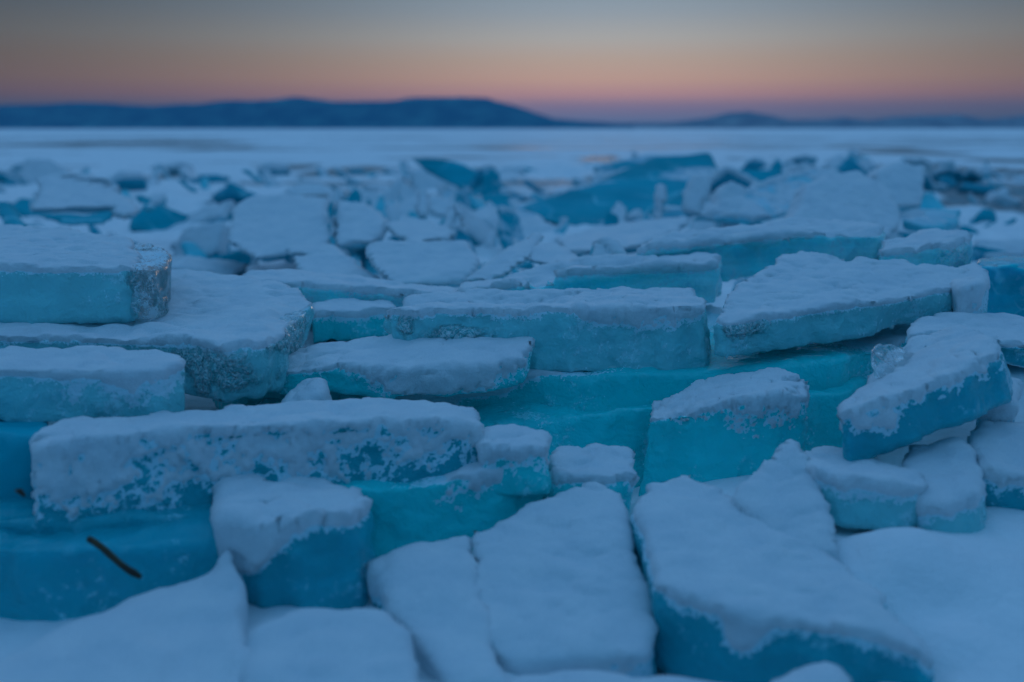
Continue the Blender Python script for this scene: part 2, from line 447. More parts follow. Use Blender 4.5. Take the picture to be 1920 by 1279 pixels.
def shell_material(name, tint, keep):
    m, t, b = mat_base(name)
    o = N(t, 'ShaderNodeTexCoord').outputs['Object']
    ri = N(t, 'ShaderNodeAttribute'); ri.attribute_name = 'rime'
    gl = N(t, 'ShaderNodeAttribute'); gl.attribute_name = 'glass'
    fine = math_node(t, 'ADD', noise(t, o, 170, 3, 0.65), math_node(t, 'MULTIPLY_ADD', ri.outputs['Fac'], 0.42, -0.10))
    fr = math_node(t, 'ADD', noise(t, o, 9, 5, 0.65), math_node(t, 'MULTIPLY', noise(t, o, 90, 3, 0.6), 0.45))
    ff = math_node(t, 'MAXIMUM', math_node(t, 'MULTIPLY', ramp(t, fr, [(0.82, 0.0), (0.90, 1.0)]), 0.45), ramp(t, fine, [(0.66, 0.0), (0.76, 0.9)]))
    pt = N(t, 'ShaderNodeNewGeometry').outputs['Pointiness']
    ed = math_node(t, 'MULTIPLY', ramp(t, pt, [(0.52, 0.0), (0.62, 1.0)]), ramp(t, noise(t, o, 40, 4, 0.65), [(0.42, 0.0), (0.66, 0.55)]))
    ff = math_node(t, 'MAXIMUM', ff, ed)
    # sparkle painted on the glassy ends: a web of white lines with clear cells between
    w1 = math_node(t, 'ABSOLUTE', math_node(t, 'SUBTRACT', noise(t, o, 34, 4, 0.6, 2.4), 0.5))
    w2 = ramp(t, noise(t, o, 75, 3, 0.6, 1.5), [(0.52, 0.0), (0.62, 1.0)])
    glint = math_node(t, 'MULTIPLY', math_node(t, 'MAXIMUM', ramp(t, w1, [(0.0, 1.0), (0.04, 0.0)]), math_node(t, 'MULTIPLY', w2, 0.7)), gl.outputs['Fac'])
    ff2 = math_node(t, 'MAXIMUM', ff, glint)
    t.links.new(mix_rgb(t, glint, mix_rgb(t, ff, tint, (0.60, 0.80, 0.88, 1)), (1.0, 1.0, 1.0, 1)), b.inputs['Base Color'])
    t.links.new(math_node(t, 'MULTIPLY', math_node(t, 'SUBTRACT', 1.0, ff2), keep), b.inputs['Transmission Weight'])
    t.links.new(math_node(t, 'MULTIPLY_ADD', ff, 0.6, 0.05, clamp=True), b.inputs['Roughness'])
    b.inputs['IOR'].default_value = 1.31
    n1 = bump(t, noise(t, o, 18, 4, 0.55, 0.6), 0.5, 0.02)
    n2 = bump(t, noise(t, o, 90, 3, 0.55, 0.8), 0.35, 0.008, n1)
    n3 = bump(t, math_node(t, 'MULTIPLY', noise(t, o, 60, 3, 0.5, 1.2), gl.outputs['Fac']), 1.0, 0.03, n2)
    t.links.new(n3, b.inputs['Normal'])
    return m
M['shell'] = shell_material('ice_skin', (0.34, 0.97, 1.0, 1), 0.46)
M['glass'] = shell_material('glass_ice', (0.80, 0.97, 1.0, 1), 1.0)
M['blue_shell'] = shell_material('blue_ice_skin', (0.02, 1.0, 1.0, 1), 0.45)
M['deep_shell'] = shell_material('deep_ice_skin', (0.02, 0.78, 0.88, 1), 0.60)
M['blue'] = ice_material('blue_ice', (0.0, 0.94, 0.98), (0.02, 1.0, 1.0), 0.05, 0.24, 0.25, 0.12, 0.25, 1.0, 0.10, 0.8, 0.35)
M['deep'] = ice_material('deep_ice_darkened', (0.0, 0.50, 0.62), (0.0, 0.64, 0.74), 0.06, 0.26, 0.25, 0.10, 0.15, 1.0, 0.12, 0.8, 0.35)  # deep blue ice, colour darkened further as lens falloff at lower left
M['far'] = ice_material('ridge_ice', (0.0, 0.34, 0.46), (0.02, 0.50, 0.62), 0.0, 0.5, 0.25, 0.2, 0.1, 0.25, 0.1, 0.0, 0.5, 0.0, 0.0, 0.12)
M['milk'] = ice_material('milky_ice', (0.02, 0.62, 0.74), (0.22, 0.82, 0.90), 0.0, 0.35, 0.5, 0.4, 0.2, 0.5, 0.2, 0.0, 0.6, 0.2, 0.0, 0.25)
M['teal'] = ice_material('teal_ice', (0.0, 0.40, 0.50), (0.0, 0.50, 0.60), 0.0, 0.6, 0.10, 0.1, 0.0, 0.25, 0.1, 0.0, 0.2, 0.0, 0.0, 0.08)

# ------------------------------------------------------------------ ground: one sheet from the feet to the horizon
ctrl = [(0, 1300, 1.0), (480, 1300, 1.0), (960, 1300, 1.02), (1400, 1300, 1.02), (1900, 1300, 1.05), (1700, 1010, 1.36), (1900, 1020, 1.42),
        (1800, 1150, 1.22), (1600, 1200, 1.16), (1560, 950, 1.5), (800, 1120, 1.32), (250, 1130, 1.30), (480, 1200, 1.16), (1240, 1200, 1.25), (0, 1100, 1.35)]
CT = np.array([at(*p) for p in ctrl])
CT[[0, 1, 2, 3, 8, 10, 11, 12, 13, 14], 2] -= 0.065; CT[[4, 7, 9], 2] -= 0.03
more = [(-1.2, 1.8, 0.06), (0, 2.0, 0.0), (0.6, 2.1, 0.03), (1.2, 2.0, 0.12), (-1.4, 3, 0.1), (0, 3.0, 0.10), (1.3, 3, 0.14), (0, 4, 0.10), (-2.5, 4.5, 0.06), (2.2, 4.2, 0.10),
        (0, 5.5, 0.06), (1.5, 5.5, 0.08), (0, -0.6, 0.16), (-1.5, 0.3, 0.14), (1.5, 0.3, 0.14), (-0.5, -2, 0.15), (-4, 6, 0.02), (3.4, 6, 0.05)]
CT = np.vstack([CT, np.array(more)])
def ground_z(x, y):
    P = np.stack([x, y], 1); num = np.zeros(len(P)); den = np.zeros(len(P))
    for c in CT:
        w = 1.0 / ((P[:, 0] - c[0]) ** 2 + (P[:, 1] - c[1]) ** 2 + 0.004) ** 1.6
        num += w * c[2]; den += w
    r = np.hypot(x, y)
    base = num / den * (1 - sstep(5.0, 11.0, r))
    ridge = np.exp(-((x - 0.12 * y - 0.8) / (0.9 + 0.10 * y)) ** 2) * sstep(4, 7, y) * (1 - sstep(16, 40, y))
    base = base + 0.05 * ridge
    P3 = np.stack([x, y, 0 * x], 1)
    rub = sstep(2.6, 4.0, r) * (1 - sstep(14, 45, r))
    lump = np.abs(fbm(P3, 1.3, 4, 3)) * 0.08 + np.abs(fbm(P3, 4.5, 3, 8)) * 0.035
    base = base + rub * (lump * (0.35 + 0.9 * ridge + 0.45 * (0.5 + 0.5 * fbm(P3, 0.4, 2, 77))) - 0.03)
    base = base + 0.020 * fbm(P3, 3.4, 4, 21) * (1 - sstep(6, 20, r)) + 0.004 * fbm(P3, 18.0, 3, 22) * (1 - sstep(3, 6, r))
    base = base + 0.05 * fbm(P3, 0.06, 3, 31) * sstep(20, 60, r) * (1 - sstep(200, 600, r))
    return base
ang = np.concatenate([np.radians(np.arange(-44, 44.01, 0.25)), np.radians(np.arange(49, 312, 5.0))])
rad = 0.25 * 1.0125 ** np.arange(0, 910)
A, R = np.meshgrid(ang, rad)
gx = (np.sin(A) * R).ravel(); gy = (np.cos(A) * R).ravel()
gz = ground_z(gx, gy)
na = len(ang); nr = len(rad)
i0 = (np.arange(nr - 1)[:, None] * na + np.arange(na)[None]).ravel()
i1 = (np.arange(nr - 1)[:, None] * na + (np.arange(na)[None] + 1) % na).ravel()
GQ = np.stack([i0, i0 + na, i1 + na, i1], 1)[:, ::-1]
gV = np.stack([gx, gy, gz], 1)
# close the hub
gV = np.vstack([gV, [[0, 0, float(gz[:na].mean())]]])
gm = new_mesh('snow_field', gV, GQ)
# bare ice showing where the wind swept the snow off
P3 = gV.copy(); P3[:, 2] = 0
r_ = np.hypot(gV[:, 0], gV[:, 1])
st = P3 * np.array([0.35, 1.0, 1.0])
b1 = fbm(st, 0.30, 4, 51); b2 = fbm(st, 1.2, 3, 61)
thr = 0.36 - 0.18 * sstep(5, 15, r_) + 0.25 * sstep(60, 140, r_) + 0.8 * sstep(180, 300, r_)
bare = sstep(0.0, 0.14, b1 * 0.75 + b2 * 0.4 - thr)
px_, py_ = project(np.where(gV[:, 1:2] > 0.3, gV, np.array([[0, 1.0, 0]])))
def blob(x, y, rx, ry, amt):
    d = ((gV[:, 0] - x) / rx) ** 2 + ((gV[:, 1] - y) / ry) ** 2
    return amt * np.exp(-d)
def wp(px, py): 
    p = at(px, py, depth_for_z(py, 0.02)); return p[0], p[1]
sp_ = np.zeros(len(gV))
for (px, py, hw, hy, amt) in [(1840, 320, 110, 9, 1.3), (1780, 356, 45, 9, 1.2), (1900, 352, 50, 7, 1.1), (1880, 390, 60, 6, 0.9), (1830, 372, 60, 4, 0.8), (600, 368, 60, 7, 1.3),
                          (650, 318, 60, 5, 1.2), (540, 312, 40, 4, 1.0), (290, 329, 30, 4, 1.1), (40, 326, 60, 4, 1.1), (250, 268, 150, 3, 1.2), (420, 277, 40, 3, 0.9), (60, 272, 60, 3, 1.0),
                          (950, 276, 60, 3, 0.6), (1120, 300, 60, 5, 0.6), (1700, 285, 80, 3, 0.9), (1640, 276, 60, 3, 0.7), (1900, 300, 60, 4, 0.8)]:
    x, y = wp(px, py); x2, _ = wp(px + hw, py); _, y2 = wp(px, py - hy)
    sp_ += blob(x, y, abs(x2 - x), max(abs(y2 - y), 0.08 * y), 2.2 * amt)
bare = np.clip(bare * 0.7 * sstep(4.5, 7.0, r_) + sstep(0.35, 0.75, sp_ + 0.45 * b2 * (sp_ > 0.1)), 0, 1)
at_ = gm.attributes.new('bare', 'FLOAT', 'POINT'); at_.data.foreach_set('value', bare.astype(np.float32))
m, t, b = mat_base('snow_field')
o = N(t, 'ShaderNodeTexCoord').outputs['Object']
an = N(t, 'ShaderNodeAttribute'); an.attribute_name = 'bare'
c = ramp(t, noise(t, o, 6, 5), [(0.3, (0.72, 0.77, 0.81, 1)), (0.7, (0.84, 0.87, 0.89, 1))])
cb = ramp(t, noise(t, o, 2.0, 4), [(0.35, (0.02, 0.08, 0.10, 1)), (0.7, (0.02, 0.18, 0.23, 1))])
t.links.new(mix_rgb(t, an.outputs['Fac'], c, cb), b.inputs['Base Color'])
t.links.new(math_node(t, 'MULTIPLY_ADD', an.outputs['Fac'], -0.35, 0.75), b.inputs['Roughness'])
b.inputs['Specular IOR Level'].default_value = 0.45
n1 = bump(t, noise(t, o, 45, 5, 0.6), 0.4, 0.015); n2 = bump(t, noise(t, o, 300, 2), 0.5, 0.004, n1)
t.links.new(n2, b.inputs['Normal'])
tag(link('snow_field', gm, m), kind='structure')

# ------------------------------------------------------------------ hills beyond the lake
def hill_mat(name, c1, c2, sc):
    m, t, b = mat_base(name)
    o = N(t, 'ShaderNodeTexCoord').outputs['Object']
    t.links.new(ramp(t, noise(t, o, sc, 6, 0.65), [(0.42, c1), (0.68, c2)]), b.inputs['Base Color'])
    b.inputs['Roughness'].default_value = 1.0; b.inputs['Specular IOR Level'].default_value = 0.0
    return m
def hills(name, prof, D, depth, mat, rough, seed):
    xs = np.linspace(prof[0][0], prof[-1][0], 420)
    hy = np.interp(xs, [p[0] for p in prof], [p[1] for p in prof])
    wx = (xs - 960) / F * D / CP
    hz = np.maximum((241.0 - hy + 1.5) / F * D, 0) * (hy < 235)
    rows = np.linspace(0, 1, 30)
    V = []
    for r in rows:
        prof_r = math.sin(math.pi * min(r * 0.5 / 0.55, 1.0)) if r < 0.55 else 1 - ((r - 0.55) / 0.45) ** 2
        prof_r = math.sin(0.5 * math.pi * r / 0.55) if r < 0.55 else prof_r
        p = np.stack([wx * (1 + depth * r / D), np.full_like(wx, D + depth * r), np.zeros_like(wx)], 1)
        nz = fbm(p, 1 / rough, 4, seed)
        p[:, 2] = hz * prof_r * (1 + depth * r / D) * (1 + 0.06 * nz) - 3 * (r == 0) - 3 * (r == 1)
        V.append(p)
    V = np.vstack(V); n = len(xs)
    i0 = (np.arange(len(rows) - 1)[:, None] * n + np.arange(n - 1)[None]).ravel()
    Q = np.stack([i0, i0 + 1, i0 + n + 1, i0 + n], 1)
    return tag(link(name, new_mesh(name, V, Q), mat), kind='structure')
hills('hills', [(-700, 206), (-300, 200), (-100, 203), (0, 201), (100, 201), (160, 198), (215, 195), (320, 201), (440, 196), (500, 192), (565, 187), (640, 194), (740, 193),
                (790, 187), (850, 188), (920, 190), (960, 198), (1000, 213), (1035, 225), (1080, 229), (1150, 233), (1190, 236)],
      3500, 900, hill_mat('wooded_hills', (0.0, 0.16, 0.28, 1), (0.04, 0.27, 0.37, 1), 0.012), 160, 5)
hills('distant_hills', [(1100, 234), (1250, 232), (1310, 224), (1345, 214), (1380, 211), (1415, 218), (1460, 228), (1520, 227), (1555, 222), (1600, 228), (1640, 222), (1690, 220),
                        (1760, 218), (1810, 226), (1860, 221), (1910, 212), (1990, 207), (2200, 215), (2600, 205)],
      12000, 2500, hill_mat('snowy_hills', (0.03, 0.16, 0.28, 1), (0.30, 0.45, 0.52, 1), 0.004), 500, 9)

# ------------------------------------------------------------------ near ice
exec_slabs = True
SL = 'ice slab'
G0 = dict
top_slab = slab('ice_slab', 'uppermost clear ice slab at the left edge with a sparkling rounded end under smooth snow', SL,
     [(-160, 512), (100, 508), (220, 506), (262, 504), (268, 484), (252, 464), (215, 448), (140, 434), (-160, 424)], 0.105, M['clear'], ref=(150, 506, 1.95), slope=(0, -0.02),
     voxel=0.006, smooth=12, rough=0.004, chip=0.002, snow=G0(h=0.014, drape=0.004, w=0.02, k=0.25, patches=[(285, 520, 40, 60, -1.0)], glass=[(262, 522, 22, 50)]))
end = slab('ice_slab', 'x', SL, [(250, 506), (290, 505), (314, 497), (322, 482), (306, 464), (270, 452), (244, 456)], 0.098, M['glass'], ref=(150, 506, 1.95), slope=(0, -0.02), jag=0.02,
     voxel=0.004, smooth=16, rough=0.006, chip=0.002, step=0.002, snow=G0(h=0.012, drape=-0.012, w=0.02, top=0.5, k=0.6, f2=30, glass=[(285, 530, 14, 22)]))
for ch in list(end.children):
    ch.name = 'clear_end' if ch.name.startswith('ice_body') else 'end_frost'
    ch.parent = top_slab; ch.location = end.location - top_slab.location
bpy.data.objects.remove(end)
slab('ice_slab', 'broad snow covered ice slab beneath the uppermost one at left with a rough glassy end', SL,
     [(-160, 640), (150, 642), (350, 645), (440, 662), (492, 655), (545, 610), (588, 575), (560, 548), (450, 528), (320, 512), (-160, 495)], 0.098, M['clear'], ref=(350, 650, 1.8), under=0.05,
     voxel=0.007, smooth=5, rough=0.006, chip=0.004, snow=G0(h=0.014, drape=0.004, w=0.02, k=0.3, patches=[(560, 600, 60, 40, -0.8)], glass=[(540, 620, 46, 50), (330, 672, 150, 18), (420, 705, 90, 40)]))
slab('ice_slab', 'blurred frosty ice slab at the left edge below the rough glassy end', SL,
     [(-160, 702), (150, 704), (300, 704), (345, 692), (335, 670), (250, 662), (-160, 660)], 0.082, M['pale'], ref=(150, 702, 1.62),
     voxel=0.007, smooth=5, rough=0.005, snow=G0(h=0.014, drape=0.022, w=0.025, k=0.9, f2=22, side=0.3))
slab('ice_slab', 'long ice slab draped with clumpy frost running across the front left', SL,
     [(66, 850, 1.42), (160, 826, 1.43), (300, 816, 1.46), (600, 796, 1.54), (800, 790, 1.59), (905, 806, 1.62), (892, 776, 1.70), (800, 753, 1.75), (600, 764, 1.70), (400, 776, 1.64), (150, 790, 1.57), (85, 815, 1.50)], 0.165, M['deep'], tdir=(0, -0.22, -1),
     voxel=0.006, smooth=6, rough=0.006, snow=G0(h=0.015, side=0.45, drape=0.058, w=0.075, k=0.95, f2=32, fine=0.7, var=0.4, f1=5, patches=[(150, 890, 90, 60, 0.7), (820, 905, 80, 40, -0.7)]))
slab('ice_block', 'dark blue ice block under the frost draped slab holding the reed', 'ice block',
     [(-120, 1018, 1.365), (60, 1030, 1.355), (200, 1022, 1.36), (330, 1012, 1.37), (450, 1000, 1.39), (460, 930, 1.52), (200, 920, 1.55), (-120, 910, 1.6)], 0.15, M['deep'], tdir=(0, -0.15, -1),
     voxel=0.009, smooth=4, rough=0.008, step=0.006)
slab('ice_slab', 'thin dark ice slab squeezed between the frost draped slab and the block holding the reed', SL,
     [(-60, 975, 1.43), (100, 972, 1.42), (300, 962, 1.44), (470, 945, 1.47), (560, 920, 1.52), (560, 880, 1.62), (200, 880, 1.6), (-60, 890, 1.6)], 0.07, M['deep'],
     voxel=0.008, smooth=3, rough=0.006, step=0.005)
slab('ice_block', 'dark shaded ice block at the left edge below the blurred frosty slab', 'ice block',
     [(-140, 812, 1.50), (60, 812, 1.50), (110, 800, 1.56), (90, 780, 1.66), (-140, 780, 1.66)], 0.2, M['teal'], voxel=0.01, smooth=4)  # darker teal puts the deep shade of this edge into the ice colour
slab('ice_block', 'blue ice face with a slanting frost streak under the frost draped slab', 'ice block',
     [(560, 930, 1.50), (760, 915, 1.53), (900, 890, 1.56), (1015, 868, 1.60), (1030, 845, 1.70), (800, 850, 1.75), (560, 870, 1.66)], 0.17, M['blue'],
     voxel=0.006, smooth=5, rough=0.005, snow=G0(h=0.012, side=0.6, drape=-0.03, w=0.03, k=0.8, f2=60, fine=0.5, patches=[(850, 945, 60, 26, 1.9), (910, 905, 50, 26, 1.9), (960, 880, 36, 24, 1.7)]))
slab('ice_block', 'small snow topped ice block at the right end of the frost draped slab', 'ice block',
     [(905, 852, 1.57), (965, 850, 1.56), (1028, 848, 1.57), (1024, 824, 1.66), (985, 816, 1.68), (912, 822, 1.67)], 0.07, M['blue'],
     voxel=0.005, smooth=4, snow=G0(h=0.014, drape=0.022, w=0.022, k=0.9, f2=60, fine=0.5))
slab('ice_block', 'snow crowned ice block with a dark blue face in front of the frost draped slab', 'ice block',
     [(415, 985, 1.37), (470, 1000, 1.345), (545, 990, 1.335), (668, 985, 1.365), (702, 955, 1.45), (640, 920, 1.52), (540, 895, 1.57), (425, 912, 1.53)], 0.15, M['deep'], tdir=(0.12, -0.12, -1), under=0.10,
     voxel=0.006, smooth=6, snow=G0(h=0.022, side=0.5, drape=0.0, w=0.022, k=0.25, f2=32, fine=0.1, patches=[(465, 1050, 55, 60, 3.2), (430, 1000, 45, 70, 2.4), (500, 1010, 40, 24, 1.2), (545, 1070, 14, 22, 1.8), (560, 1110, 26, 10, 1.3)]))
slab('ice_block', 'large smooth turquoise ice block in the centre carrying the snow laden slab', 'ice block',
     [(430, 706), (560, 705), (720, 706), (900, 706), (1100, 704), (1340, 694), (1560, 676), (1690, 650), (1720, 612), (1300, 570), (900, 580), (560, 600), (430, 640)], 0.115, M['blue'], ref=(1000, 704, 2.02), slope=(0.035, 0), tdir=(0, -0.10, -1),
     voxel=0.008, smooth=5, rough=0.008, chip=0.001, snow=G0(h=0.013, side=0.5, drape=0.002, w=0.02, k=0.6, f2=40, fine=0.4, patches=[(1180, 640, 190, 90, -1.6), (1450, 690, 200, 60, -2.5), (830, 730, 110, 60, 3.0), (770, 765, 60, 40, 2.5), (940, 700, 45, 50, 2.2), (1130, 870, 60, 50, 1.0)]))
slab('ice_block', 'darker blue lower ice block under the large turquoise one in the centre', 'ice block',
     [(430, 800, 1.98), (700, 800, 1.98), (900, 800, 1.97), (1010, 796, 1.955), (1130, 770, 1.965), (1240, 752, 1.985), (1400, 738, 2.0), (1600, 728, 2.03), (1650, 690, 2.2), (1300, 690, 2.3), (800, 690, 2.3), (430, 720, 2.2)], 0.19, M['blue'], tdir=(0, -0.22, -1),
     voxel=0.009, smooth=4, rough=0.008, step=0.006, snow=G0(h=0.012, drape=-0.06, w=0.03, top=-3, k=0.8, f2=45, fine=0.6, patches=[(1120, 880, 60, 40, 2.6), (1020, 890, 30, 30, 2.0), (1180, 830, 25, 40, 1.9)]))
slab('ice_plate', 'snow buried plate lying under the end of the snow crowned central slab', 'ice plate',
     [(520, 700, 1.93), (620, 690, 1.91), (760, 700, 1.88), (880, 694, 1.88), (985, 676, 1.91), (1000, 650, 1.98), (985, 634, 2.06), (800, 640, 2.10), (560, 650, 2.10), (500, 680, 2.04)], 0.05, M['blue'],
     voxel=0.006, smooth=6, snow=G0(h=0.013, side=0.6, drape=0.012, w=0.03, k=0.7, f2=45, fine=0.6, patches=[(830, 735, 120, 60, 2.2), (600, 725, 100, 40, -1.2)]))
slab('ice_slab', 'snow crowned central ice slab with white frost patches on its right front face', SL,
     [(735, 592, 2.06, 0.085), (800, 592, 2.04, 0.10), (1000, 588, 2.02, 0.122), (1180, 586, 2.02, 0.128), (1318, 584, 2.03, 0.130), (1326, 568, 2.12, 0.11), (1300, 549, 2.28, 0.1), (1000, 552, 2.28, 0.08), (780, 562, 2.26, 0.06), (715, 588, 2.16, 0.03)], 0.1, M['pale'],
     voxel=0.005, smooth=5, rough=0.005, chip=0.003, snow=G0(h=0.013, side=0.35, drape=0.004, w=0.016, k=0.45, f2=40, fine=0.35, glass=[(760, 610, 20, 30), (860, 625, 60, 14)], patches=[(1130, 600, 60, 22, 1.4), (1210, 625, 50, 34, 2.0), (1215, 665, 32, 22, 1.6), (1280, 610, 40, 40, 1.2), (830, 600, 60, 20, -0.3), (1050, 612, 40, 26, -1.2)]))
slab('ice_slab', 'wedge shaped ice slab at right with a smooth snow top and pale clear front face', SL,
     [(1338, 606), (1365, 612), (1500, 592), (1650, 572), (1812, 540), (1822, 518), (1750, 502), (1650, 494), (1560, 487), (1510, 474), (1465, 482), (1420, 516), (1368, 556)], 0.07, M['clear'], ref=(1500, 592, 2.03), slope=(0, 0.10), tdir=(0, 0.05, -1),
     voxel=0.006, smooth=5, rough=0.004, chip=0.0025, snow=G0(h=0.014, drape=0.002, w=0.018, k=0.2, f2=30, patches=[(1370, 610, 50, 30, -0.6)], glass=[(1390, 612, 50, 22)]))
slab('ice_slab', 'curved pale blue ice slab behind the wedge shaped one with a thin snow edge', SL,
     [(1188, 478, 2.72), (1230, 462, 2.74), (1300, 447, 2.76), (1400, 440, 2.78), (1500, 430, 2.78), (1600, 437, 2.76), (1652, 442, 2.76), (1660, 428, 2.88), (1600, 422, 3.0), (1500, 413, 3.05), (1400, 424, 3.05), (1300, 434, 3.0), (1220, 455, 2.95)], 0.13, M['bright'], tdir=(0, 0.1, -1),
     voxel=0.009, smooth=5, rough=0.006, chip=0.004, snow=G0(h=0.014, drape=0.006, w=0.015, k=0.5, f2=25, patches=[(1300, 480, 50, 24, 1.3), (1420, 455, 30, 16, 0.8)]))
slab('ice_slab', 'pale ice slab with a long snow ramp directly behind the central slab', SL,
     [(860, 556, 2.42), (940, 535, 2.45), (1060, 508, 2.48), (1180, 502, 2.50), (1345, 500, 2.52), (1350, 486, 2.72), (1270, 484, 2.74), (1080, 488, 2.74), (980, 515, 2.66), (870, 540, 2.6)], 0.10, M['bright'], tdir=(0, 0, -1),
     voxel=0.008, smooth=5, rough=0.006, chip=0.004, snow=G0(h=0.017, drape=0.008, w=0.015, k=0.5, f2=25, patches=[(1250, 545, 60, 22, 1.6), (900, 545, 60, 14, 1.0), (1300, 500, 40, 20, 1.2)]))
slab('ice_slab', 'low snow edged ice slab behind the left broad slab, left of the snow ramp', SL,
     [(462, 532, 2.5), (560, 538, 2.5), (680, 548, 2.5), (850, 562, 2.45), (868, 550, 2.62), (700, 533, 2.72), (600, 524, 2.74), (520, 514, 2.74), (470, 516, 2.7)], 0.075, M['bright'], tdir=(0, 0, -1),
     voxel=0.008, smooth=5, snow=G0(h=0.016, drape=0.014, w=0.015, k=0.6, f2=30))
slab('ice_slab', 'short snow covered ice plate under the low snow edged slab', SL,
     [(585, 592, 2.35), (660, 588, 2.35), (740, 584, 2.38), (740, 570, 2.5), (640, 566, 2.5), (590, 576, 2.46)], 0.07, M['blue'], tdir=(0, 0, -1),
     voxel=0.008, smooth=4, snow=G0(h=0.016, drape=0.012, w=0.015, k=0.4, f2=30))
slab('ice_block', 'small snow covered ice lump in the blue gap behind the frost draped slab', 'ice block',
     [(535, 762, 1.78), (570, 765, 1.76), (606, 748, 1.77), (606, 722, 1.82), (580, 716, 1.84), (550, 738, 1.83)], 0.06, M['blue'],
     voxel=0.005, smooth=8, snow=G0(h=0.012, drape=0.05, w=0.02, k=0.2))
slab('ice_block', 'ice block with a snow crown and speckled frost front at right of centre', 'ice block',
     [(1215, 792, 1.80), (1330, 772, 1.77), (1470, 744, 1.74), (1520, 752, 1.76), (1508, 718, 1.88), (1450, 701, 1.93), (1330, 714, 1.97), (1225, 765, 1.92)], 0.15, M['blue'], tdir=(-0.1, -0.05, -1),
     voxel=0.005, smooth=5, rough=0.006, snow=G0(h=0.014, side=0.4, drape=0.006, w=0.03, k=1.0, f2=70, fine=1.0, patches=[(1425, 785, 60, 45, 1.3), (1490, 780, 30, 45, 1.3), (1280, 810, 70, 40, -1.0), (1380, 830, 30, 20, 0.5)]))
slab('ice_slab', 'slanting ice slab at right with a frosted dark front and snowy upper side', SL,
     [(1572, 792, 1.58), (1640, 768, 1.58), (1740, 735, 1.60), (1820, 706, 1.62), (1876, 676, 1.66), (1870, 650, 1.74), (1800, 622, 1.88), (1715, 640, 1.90), (1660, 690, 1.84), (1590, 765, 1.68)], 0.075, M['deep'],
     voxel=0.006, smooth=5, rough=0.005, snow=G0(h=0.016, side=0.45, drape=0.006, w=0.025, k=1.0, f2=40, fine=0.4, patches=[(1650, 790, 60, 22, 0.9), (1690, 800, 40, 20, 0.6)]))
slab('ice_chunk', 'small transparent leaf shaped ice chunk leaning on the slanting slab at right', 'ice chunk',
     [(1634, 655, 1.74), (1650, 642, 1.77), (1690, 650, 1.80), (1722, 668, 1.80), (1744, 690, 1.76), (1730, 706, 1.72), (1680, 719, 1.70), (1645, 704, 1.70)], 0.022, M['glass'], tdir=(0.1, 0.8, -0.5),
     voxel=0.004, smooth=5, rough=0.003)
slab('ice_slab', 'snow covered plate at the right edge behind the slanting slab', SL,
     [(1700, 640, 1.95), (1780, 622, 1.98), (1905, 640, 1.96), (1960, 662, 1.94), (1940, 610, 2.15), (1890, 594, 2.2), (1760, 598, 2.2)], 0.05, M['deep'],
     voxel=0.007, smooth=5, snow=G0(h=0.016, drape=0.01, w=0.02, k=0.5, f2=30))
slab('ice_slab', 'sparkling ice slab with a snow top behind the tip of the wedge at right', SL,
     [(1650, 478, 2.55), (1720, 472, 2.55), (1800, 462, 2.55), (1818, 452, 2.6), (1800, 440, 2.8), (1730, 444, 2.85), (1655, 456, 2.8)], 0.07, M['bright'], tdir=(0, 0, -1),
     voxel=0.008, smooth=4, chip=0.006, snow=G0(h=0.016, drape=0.002, w=0.02, k=0.4, f2=25, glass=[(1780, 478, 40, 26)]))
slab('ice_block', 'dark upright ice block in the gap right of the wedge shaped slab', 'ice block',
     [(1825, 500, 2.5), (1880, 492, 2.5), (1990, 500, 2.5), (1990, 480, 2.8), (1880, 476, 2.8), (1835, 482, 2.75)], 0.26, M['deep'], tdir=(0, 0, -1),
     voxel=0.011, smooth=5)  # dark colour carries the shadow of this gap
slab('ice_block', 'rounded snow shouldered ice end just right of the wedge tip', 'ice block',
     [(1800, 548, 2.16), (1835, 540, 2.16), (1850, 520, 2.3), (1840, 500, 2.4), (1800, 505, 2.4), (1785, 530, 2.3)], 0.12, M['pale'], tdir=(0, 0, -1),
     voxel=0.008, smooth=6, snow=G0(h=0.014, drape=0.05, w=0.04, k=0.5))
slab('ice_plate', 'triangular snow covered plate standing steeply right of the turquoise block', 'ice plate',
     [(1490, 826, 1.60), (1440, 870, 1.55), (1372, 938, 1.49), (1440, 1010, 1.42), (1520, 1045, 1.375), (1562, 1045, 1.365), (1556, 990, 1.42), (1530, 900, 1.52)], 0.07, M['blue'],
     voxel=0.006, smooth=6, rough=0.004, snow=G0(h=0.014, drape=0.05, w=0.03, k=0.2))
slab('ice_slab', 'small ice slab with a snow roof and teal front on the right hand snow slope', SL,
     [(1525, 890, 1.50), (1570, 905, 1.47), (1650, 912, 1.45), (1728, 922, 1.45), (1722, 900, 1.52), (1680, 880, 1.58), (1600, 855, 1.66), (1530, 845, 1.70), (1505, 860, 1.62)], 0.07, M['pale'], under=0.12,
     voxel=0.006, smooth=5, snow=G0(h=0.014, drape=0.012, w=0.02, k=0.5, f2=35))
slab('ice_block', 'rounded snow covered block between the small teal fronted slab and the right edge', 'ice block',
     [(1722, 945, 1.46), (1780, 962, 1.44), (1835, 930, 1.47), (1838, 885, 1.55), (1795, 832, 1.66), (1700, 848, 1.66), (1695, 880, 1.58)], 0.06, M['pale'],
     voxel=0.007, smooth=6, snow=G0(h=0.016, drape=0.035, w=0.02, k=0.5))
slab('ice_block', 'snow roofed block with dark ice below at the right edge', 'ice block',
     [(1840, 885, 1.55), (1900, 905, 1.53), (1980, 905, 1.53), (1980, 810, 1.75), (1860, 792, 1.76), (1805, 820, 1.70)], 0.09, M['deep'],
     voxel=0.008, smooth=6, snow=G0(h=0.014, drape=0.015, w=0.02, k=0.5))
